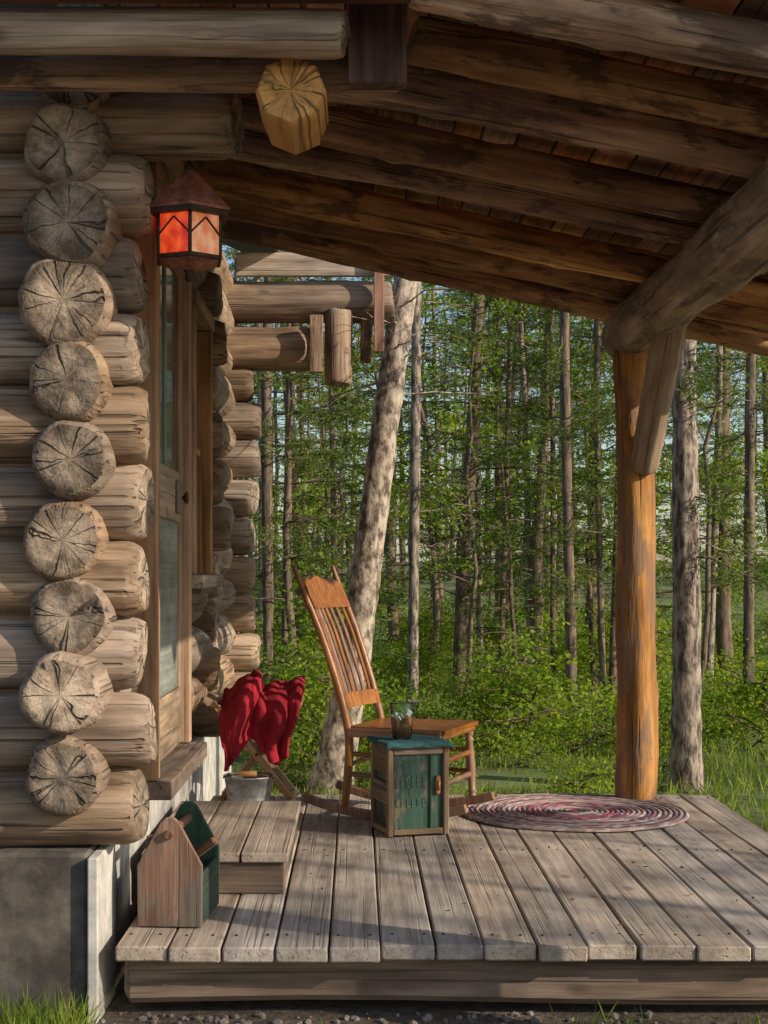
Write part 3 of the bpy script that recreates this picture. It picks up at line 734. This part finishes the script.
# ------------------------------------------------------------------ ground
def gz(x, y):
    h = -.235 + .05 * noise.noise(Vector((x * .25, y * .25, 3)))
    if y > 9: h += min((y - 9) * .012, .5)
    if y > 28: h += (y - 28) * .04
    d = max(0, 1 - max(0, y - 7.5) / 2) if y > 7.5 else 1
    return h if d == 0 else h * (1 - d) + (-.235) * d
vs = []; fs = []
def axis(lo, hi, c0, c1, fine, nc):
    return list(np.linspace(lo, c0, nc, endpoint=False)) + list(np.arange(c0, c1, fine)) + list(np.linspace(c1, hi, nc))
ax_ = axis(-160, 160, -10, 16, .5, 12); ay_ = axis(-60, 200, -2, 32, .5, 12)
for yy in ay_:
    for xx in ax_: vs.append((xx, yy, gz(xx, min(yy, 60))))
nx = len(ax_)
for b_ in range(len(ay_) - 1):
    for a in range(nx - 1): k = b_ * nx + a; fs.append((k, k + 1, k + nx + 1, k + nx))
me = bpy.data.meshes.new('ground'); me.from_pydata(vs, [], fs)
me.polygons.foreach_set('use_smooth', [True] * len(fs)); me.update(); obj('ground', me, None, M['ground'])

def grass(name, n, xr, yr, h0, h1, w, seedf=None):
    xs = rng.uniform(*xr, n); ys = rng.uniform(*yr, n)
    if seedf is not None:
        keep = np.array([seedf(a, b_) for a, b_ in zip(xs, ys)]); xs = xs[keep]; ys = ys[keep]
    zs = np.array([gz(a, b_) for a, b_ in zip(xs, ys)]) - .01; n = len(xs)
    mb = MB(); d = np.stack([rng.normal(0, .45, n), rng.normal(0, .45, n), np.ones(n)], 1)
    hm = np.array([.6 + .8 * abs(noise.noise(Vector((a * .7, b_ * .7, 9)))) for a, b_ in zip(xs, ys)])
    mb.leaves(np.stack([xs, ys, zs], 1), d, rng.uniform(h0, h1, n) * hm, rng.uniform(w * .6, w, n), 1)
    return obj(name, mb.mesh(name, [M['grass'], M['grass']]), None)
grass('grass', 46000, (-3.5, 8), (7.6, 19), .05, .20, .014, lambda a, b_: noise.noise(Vector((a * .9, b_ * .9, 0))) > -.2 and not (a < -.7 and b_ < 9.4))
grass('grass', 6000, (-1.9, 2.2), (3.3, 4.42), .03, .10, .006, lambda a, b_: noise.noise(Vector((a * 2.3, b_ * 2.3, 5))) > .1 and not (-.45 < a < -.1))
grass('grass', 2600, (-1.5, -.78), (3.9, 4.40), .06, .17, .007)
import bmesh
bm = bmesh.new()
for _ in range(420):
    gx_, gy_ = random.gauss(-.1, .7), random.uniform(3.9, 4.5); s = random.uniform(.005, .020)
    mt = Matrix.Translation((gx_, gy_, -.232)) @ Matrix.Rotation(random.uniform(0, 6), 4, 'Z') @ Matrix.Diagonal((s, s * random.uniform(.6, 1), s * random.uniform(.5, .8), 1))
    bmesh.ops.create_icosphere(bm, subdivisions=1, radius=1, matrix=mt)
me = bpy.data.meshes.new('gravel'); bm.to_mesh(me); bm.free(); obj('gravel', me, None, M['stone'])

# ------------------------------------------------------------------ trees
def conifer(name, H, zb, maxL, dens=1.0, bark='bark2', r0=.085):
    mb = MB(); n = 14; zz = np.linspace(0, H, n)
    path = np.stack([np.cumsum(rng.normal(0, .03, n)), np.cumsum(rng.normal(0, .03, n)), zz], 1)
    mb.tube(path, np.linspace(r0, .015, n), 8, 0, .05)
    z = zb * .2 + .3
    while z < H - .2:
        low = z < zb
        t = max(0, (z - zb)) / (H - zb)
        nb = rng.integers(3, 6) if not low else 2
        for _ in range(nb):
            a = rng.uniform(0, 2 * np.pi); L = maxL * (1 - t) ** .8 * rng.uniform(.5, 1.15) * (1 if not low else .55) + .12
            px = np.interp(z, zz, path[:, 0]); py = np.interp(z, zz, path[:, 1])
            m = 6; s = np.linspace(0, 1, m); droop = rng.uniform(-.1, .4)
            pts = np.stack([px + np.cos(a) * L * s, py + np.sin(a) * L * s, z + L * (.12 * s - droop * s ** 2)], 1) + rng.normal(0, .015, (m, 3)) * s[:, None]
            mb.tube(pts, np.linspace(.010, .003, m), 3, 0)
            ns = int(L * 12 * dens * (1 if not low else .2))
            if ns < 1: continue
            ss = rng.uniform(.25, 1, ns) ** .7
            base = np.stack([np.interp(ss, s, pts[:, c]) for c in range(3)], 1)
            side = np.array([-np.sin(a), np.cos(a), 0]); sg = rng.choice([-1, 1], ns)[:, None]
            sd = side * sg * .8 + np.array([np.cos(a), np.sin(a), -.15]) * .6 + rng.normal(0, .22, (ns, 3)); sd /= np.linalg.norm(sd, axis=1)[:, None]
            sl = rng.uniform(.12, .36, ns) * (1.1 - ss * .5)
            k = 9
            u = np.tile(np.linspace(.05, 1, k), ns)
            c = np.repeat(base, k, 0) + np.repeat(sd * sl[:, None], k, 0) * u[:, None] + rng.normal(0, .008, (ns * k, 3))
            d = np.repeat(sd, k, 0) + rng.normal(0, .5, (ns * k, 3))
            mb.leaves(c, d, rng.uniform(.05, .10, ns * k), rng.uniform(.010, .020, ns * k), 1)
        z += rng.uniform(.22, .42) if not low else rng.uniform(.2, .45)
    return mb.mesh(name, [M[bark], M['needle']])
def broad(name, H, zb, spread, nl, r0=.07, leafs=70, lsz=.07, bark='bark2'):
    mb = MB(); n = 10; zz = np.linspace(0, H, n)
    path = np.stack([np.cumsum(rng.normal(0, .06, n)), np.cumsum(rng.normal(0, .06, n)), zz], 1)
    mb.tube(path, np.linspace(r0, .012, n), 8, 0, .04)
    for _ in range(nl):
        z = rng.uniform(zb, H); t = (z - zb) / (H - zb + 1e-6); a = rng.uniform(0, 6.28)
        L = spread * rng.uniform(.4, 1.1) * math.sqrt(max(.08, 1 - t * .85)); px = np.interp(z, zz, path[:, 0]); py = np.interp(z, zz, path[:, 1])
        m = 7; s = np.linspace(0, 1, m); up = rng.uniform(.1, .7)
        pts = np.stack([px + np.cos(a) * L * s, py + np.sin(a) * L * s, z + up * L * s - .25 * L * s ** 2], 1) + np.cumsum(rng.normal(0, .03, (m, 3)), 0) * s[:, None]
        mb.tube(pts, np.linspace(.012, .003, m), 3, 0)
        for cc in range(int(2 + L * 2)):
            s0 = rng.uniform(.3, 1); ctr = np.array([np.interp(s0, s, pts[:, c]) for c in range(3)]) + rng.normal(0, .12, 3)
            q = int(leafs * rng.uniform(.3, 1)); rad = rng.uniform(.12, .32)
            c = ctr + rng.normal(0, 1, (q, 3)) * rad * np.array([.6, .6, .3])
            d = rng.normal(0, 1, (q, 3)); d[:, 2] = d[:, 2] * .4 - .2
            mb.leaves(c, d, rng.uniform(lsz * .6, lsz * 1.2, q), rng.uniform(lsz * .4, lsz * .8, q), 1)
    return mb.mesh(name, [M[bark], M['leaf']])
con = [conifer('conifer_mesh', 11, 2.2, 1.7), conifer('conifer_mesh', 12.5, 4.2, 1.9), conifer('conifer_mesh', 8, .9, 1.5, 1.0), conifer('conifer_mesh', 13, 6.0, 2.0), conifer('conifer_mesh', 5.0, .5, 1.1, 1.2, r0=.045)]
bro = [broad('broad_mesh', 7, 1.6, 1.6, 40, .05, 48, .075), broad('broad_mesh', 5, 1.0, 1.3, 30, .035, 45, .065), broad('broad_mesh', 10, 3.4, 2.1, 44, .07, 50, .08)]
shr = [broad('shrub_mesh', .8, .08, .6, 22, .01, 45, .055), broad('shrub_mesh', .35, .04, .5, 24, .006, 40, .045), broad('shrub_mesh', 1.6, .3, .7, 24, .012, 45, .06)]
def place(name, me, x, y, s=1, parent=None, sz=None):
    o = obj(name, me, parent); o.location = (x, y, gz(x, y) - .03); o.scale = (s, s, sz or s); o.rotation_euler = (random.uniform(-.05, .05), random.uniform(-.05, .05), random.uniform(0, 6.28)); return o
forest = empty('distant_forest')
def vis_x(y, px): return (px - 357) * y / 1490
for k in range(84):
    y = 19 + 38 * random.random() ** 1.0; x = vis_x(y, random.uniform(120, 950))
    if random.random() < .76: place('forest_conifer', con[random.choice([0, 1, 1, 2, 3, 4])], x, y, random.uniform(.75, 1.05), forest)
    else: place('forest_broadleaf', random.choice([bro[0], bro[1], bro[1]]), x, y, random.uniform(.8, 1.2), forest)
for k in range(20):
    x = random.choice([-1, 1]) * random.uniform(20, 34); y = random.uniform(2, 40)
    place('forest_conifer', con[random.choice([0, 1, 2])], x, y, random.uniform(.9, 1.3), forest)
for px, y, kind, s in ((455, 15, 0, 1.0), (535, 18, 2, 1.0), (300, 15.5, 2, .9), (735, 15.5, 0, 1), (505, 21, 2, 1.1), (395, 19, 2, .9), (285, 12.5, 4, .9), (520, 14.5, 4, .6), (650, 17, 4, .8), (590, 19, 0, 1)):
    place('conifer_tree', con[kind], vis_x(y, px), y, s)
for px, y, kind, s in ((470, 14.5, 1, .8), (590, 15.5, 1, .9), (345, 15, 1, .8), (700, 14, 1, .9), (540, 20, 0, 1), (430, 18, 0, .9)):
    place('broadleaf_tree', bro[kind], vis_x(y, px), y, s)
brush = empty('undergrowth')
for k in range(130):
    y = random.uniform(10.5, 26); x = vis_x(y, random.uniform(200, 880))
    kd = random.choices([0, 1, 2], [.35, .55, .10])[0]
    place('shrub', shr[kd], x, y, random.uniform(.45, 1.0), brush)
for k in range(34):
    y = random.uniform(8.7, 12.5); x = vis_x(y, random.uniform(265, 860))
    place('shrub', shr[1], x, y, random.uniform(.3, .65), brush)
for px, y, s, kd in ((300, 10.2, .8, 0), (280, 9.9, .7, 1), (430, 11.5, .6, 1), (500, 12.5, .6, 1), (315, 11, .8, 2), (740, 11, .8, 0), (590, 12.5, .6, 1)):
    place('shrub', shr[kd], vis_x(y, px), y, s, brush)

def trunk(name, pts, r0, r1, bark, seg=20, twigs=0, tz=(1.5, 4), jit=.035, needles=False):
    mb = MB(); pts = np.array(pts, float); q = np.linspace(0, 1, len(pts)); tt = np.linspace(0, 1, 60)
    P_ = np.stack([np.interp(tt, q, pts[:, c]) for c in range(3)], 1)
    for _ in range(4): P_[1:-1] = (P_[:-2] + 2 * P_[1:-1] + P_[2:]) / 4
    r = np.linspace(r0, r1, 60) * (1 + .35 * np.exp(-tt * 30)); r *= 1 + rng.normal(0, .025, 60)
    mb.tube(P_, r, seg, 0, jit)
    for _ in range(twigs):
        z = rng.uniform(*tz); c = np.array([np.interp(z, P_[:, 2], P_[:, k]) for k in range(3)]); a = rng.uniform(0, 6.28)
        L = rng.uniform(.2, 1.0); m = 8; s = np.linspace(0, 1, m)
        p = c + np.stack([np.cos(a) * L * s, np.sin(a) * L * s, L * (rng.uniform(-.3, .4) * s - .2 * s ** 2)], 1) + np.cumsum(rng.normal(0, .02, (m, 3)), 0)
        mb.tube(p, np.linspace(.007, .0015, m), 4, 0)
        for __ in range(4):
            k = rng.integers(2, m); l2 = rng.uniform(.08, .3); a2 = a + rng.uniform(-1, 1)
            p2 = p[k] + np.outer(np.linspace(0, 1, 4), [np.cos(a2) * l2, np.sin(a2) * l2, rng.uniform(-.5, .4) * l2]); mb.tube(p2, [.003, .0025, .002, .001], 3, 0)
            if needles:
                nn_ = 40; cc = p2[rng.integers(0, 4, nn_)] + rng.normal(0, .035, (nn_, 3)); mb.leaves(cc, rng.normal(0, 1, (nn_, 3)), .065, .010, 1)
    return obj(name, mb.mesh(name, [M[bark], M['needle']]), None)
G = -.26
trunk('leaning_birch_tree', [(-.17, 9.1, G), (-.03, 9.1, .45), (.05, 9.1, 1.1), (.14, 9.1, 1.75), (.24, 9.1, 2.5), (.36, 9.15, 3.2), (.55, 9.3, 4.6), (.8, 9.5, 6.5), (1.0, 9.6, 8)], .108, .05, 'birch', 24, 22, (1.8, 6), jit=.05)
trunk('pine_tree', [(1.99, 9.0, G), (1.99, 9.0, 1), (1.985, 9.05, 2.6), (1.98, 9.1, 8)], .092, .06, 'bark', 24, 20, (1.0, 6), jit=.05, needles=True)
for px, y, w, px2 in ((573, 12.2, 11, 570), (603, 14.5, 7, 602), (612, 15, 8, 615), (412, 13.5, 11, 414), (480, 16, 7, 477), (500, 15.5, 6, 505), (553, 16, 6, 552), (270, 12.6, 12, 271), (284, 13, 9, 288), (262, 15, 9, 259), (708, 15, 8, 713), (748, 12.5, 11, 752), (530, 18, 6, 526), (336, 16, 7, 333)):
    xa = vis_x(y, px); xb = vis_x(y, px2) + (vis_x(y, px2) - xa) * 2; r = w * y / 1490 / 2
    trunk('pine_tree', [(xa, y, gz(xa, y) - .05), (xa * .6 + xb * .4 + random.uniform(-.05, .05), y, 2.5), (xb, y + .1, 5), (xb, y + .2, 9)], r, r * .7, random.choice(['bark', 'bark2', 'bark2', 'bark2']), 12, 26, (1.0, 5.5), needles=random.random() < .75)
# trees on the sun side, outside the frame, that dapple the light
for x, y, me_, s in ((8.6, 2.2, bro[1], 1.15), (9.6, .2, con[4], 1.25), (12.5, -1.9, bro[0], 1.0), (11.5, 4.4, bro[1], 1.1), (10.2, 2.9, con[4], 1.2)):
    place('broadleaf_tree' if me_ in bro else 'conifer_tree', me_, x, y, s)

# ------------------------------------------------------------------ light, world, camera
d = Vector((.89, -.45, 0)).normalized(); el = math.radians(25)
d = Vector((d.x * math.cos(el), d.y * math.cos(el), math.sin(el)))
L = bpy.data.lights.new('sun', 'SUN'); L.energy = 5.0; L.angle = math.radians(.5); L.color = (1, .86, .68)
lo = bpy.data.objects.new('sun', L); COL.objects.link(lo); lo.rotation_euler = d.to_track_quat('Z', 'Y').to_euler(); lo.location = (8, -6, 8)
w = bpy.data.worlds.new('World'); S.world = w; w.use_nodes = True
nt = w.node_tree; bg = nt.nodes['Background']
sk = nt.nodes.new('ShaderNodeTexSky'); sk.sky_type = 'NISHITA'; sk.sun_disc = False
sk.sun_elevation = el; sk.sun_rotation = math.atan2(d.x, d.y)
nt.links.new(sk.outputs[0], bg.inputs[0]); bg.inputs[1].default_value = .15
cam = bpy.data.cameras.new('camera'); co = bpy.data.objects.new('camera', cam); COL.objects.link(co)
co.location = (0, 0, 1.1); co.rotation_euler = (math.pi / 2, 0, 0)
cam.sensor_fit = 'VERTICAL'; cam.sensor_height = 36; cam.lens = 1490 / 1024 * 36
cam.shift_x = 27 / 1024; cam.shift_y = 60 / 1024; cam.clip_end = 600; cam.clip_start = .05
S.camera = co
S.view_settings.view_transform = 'Standard'; S.view_settings.look = 'None'; S.view_settings.exposure = 0
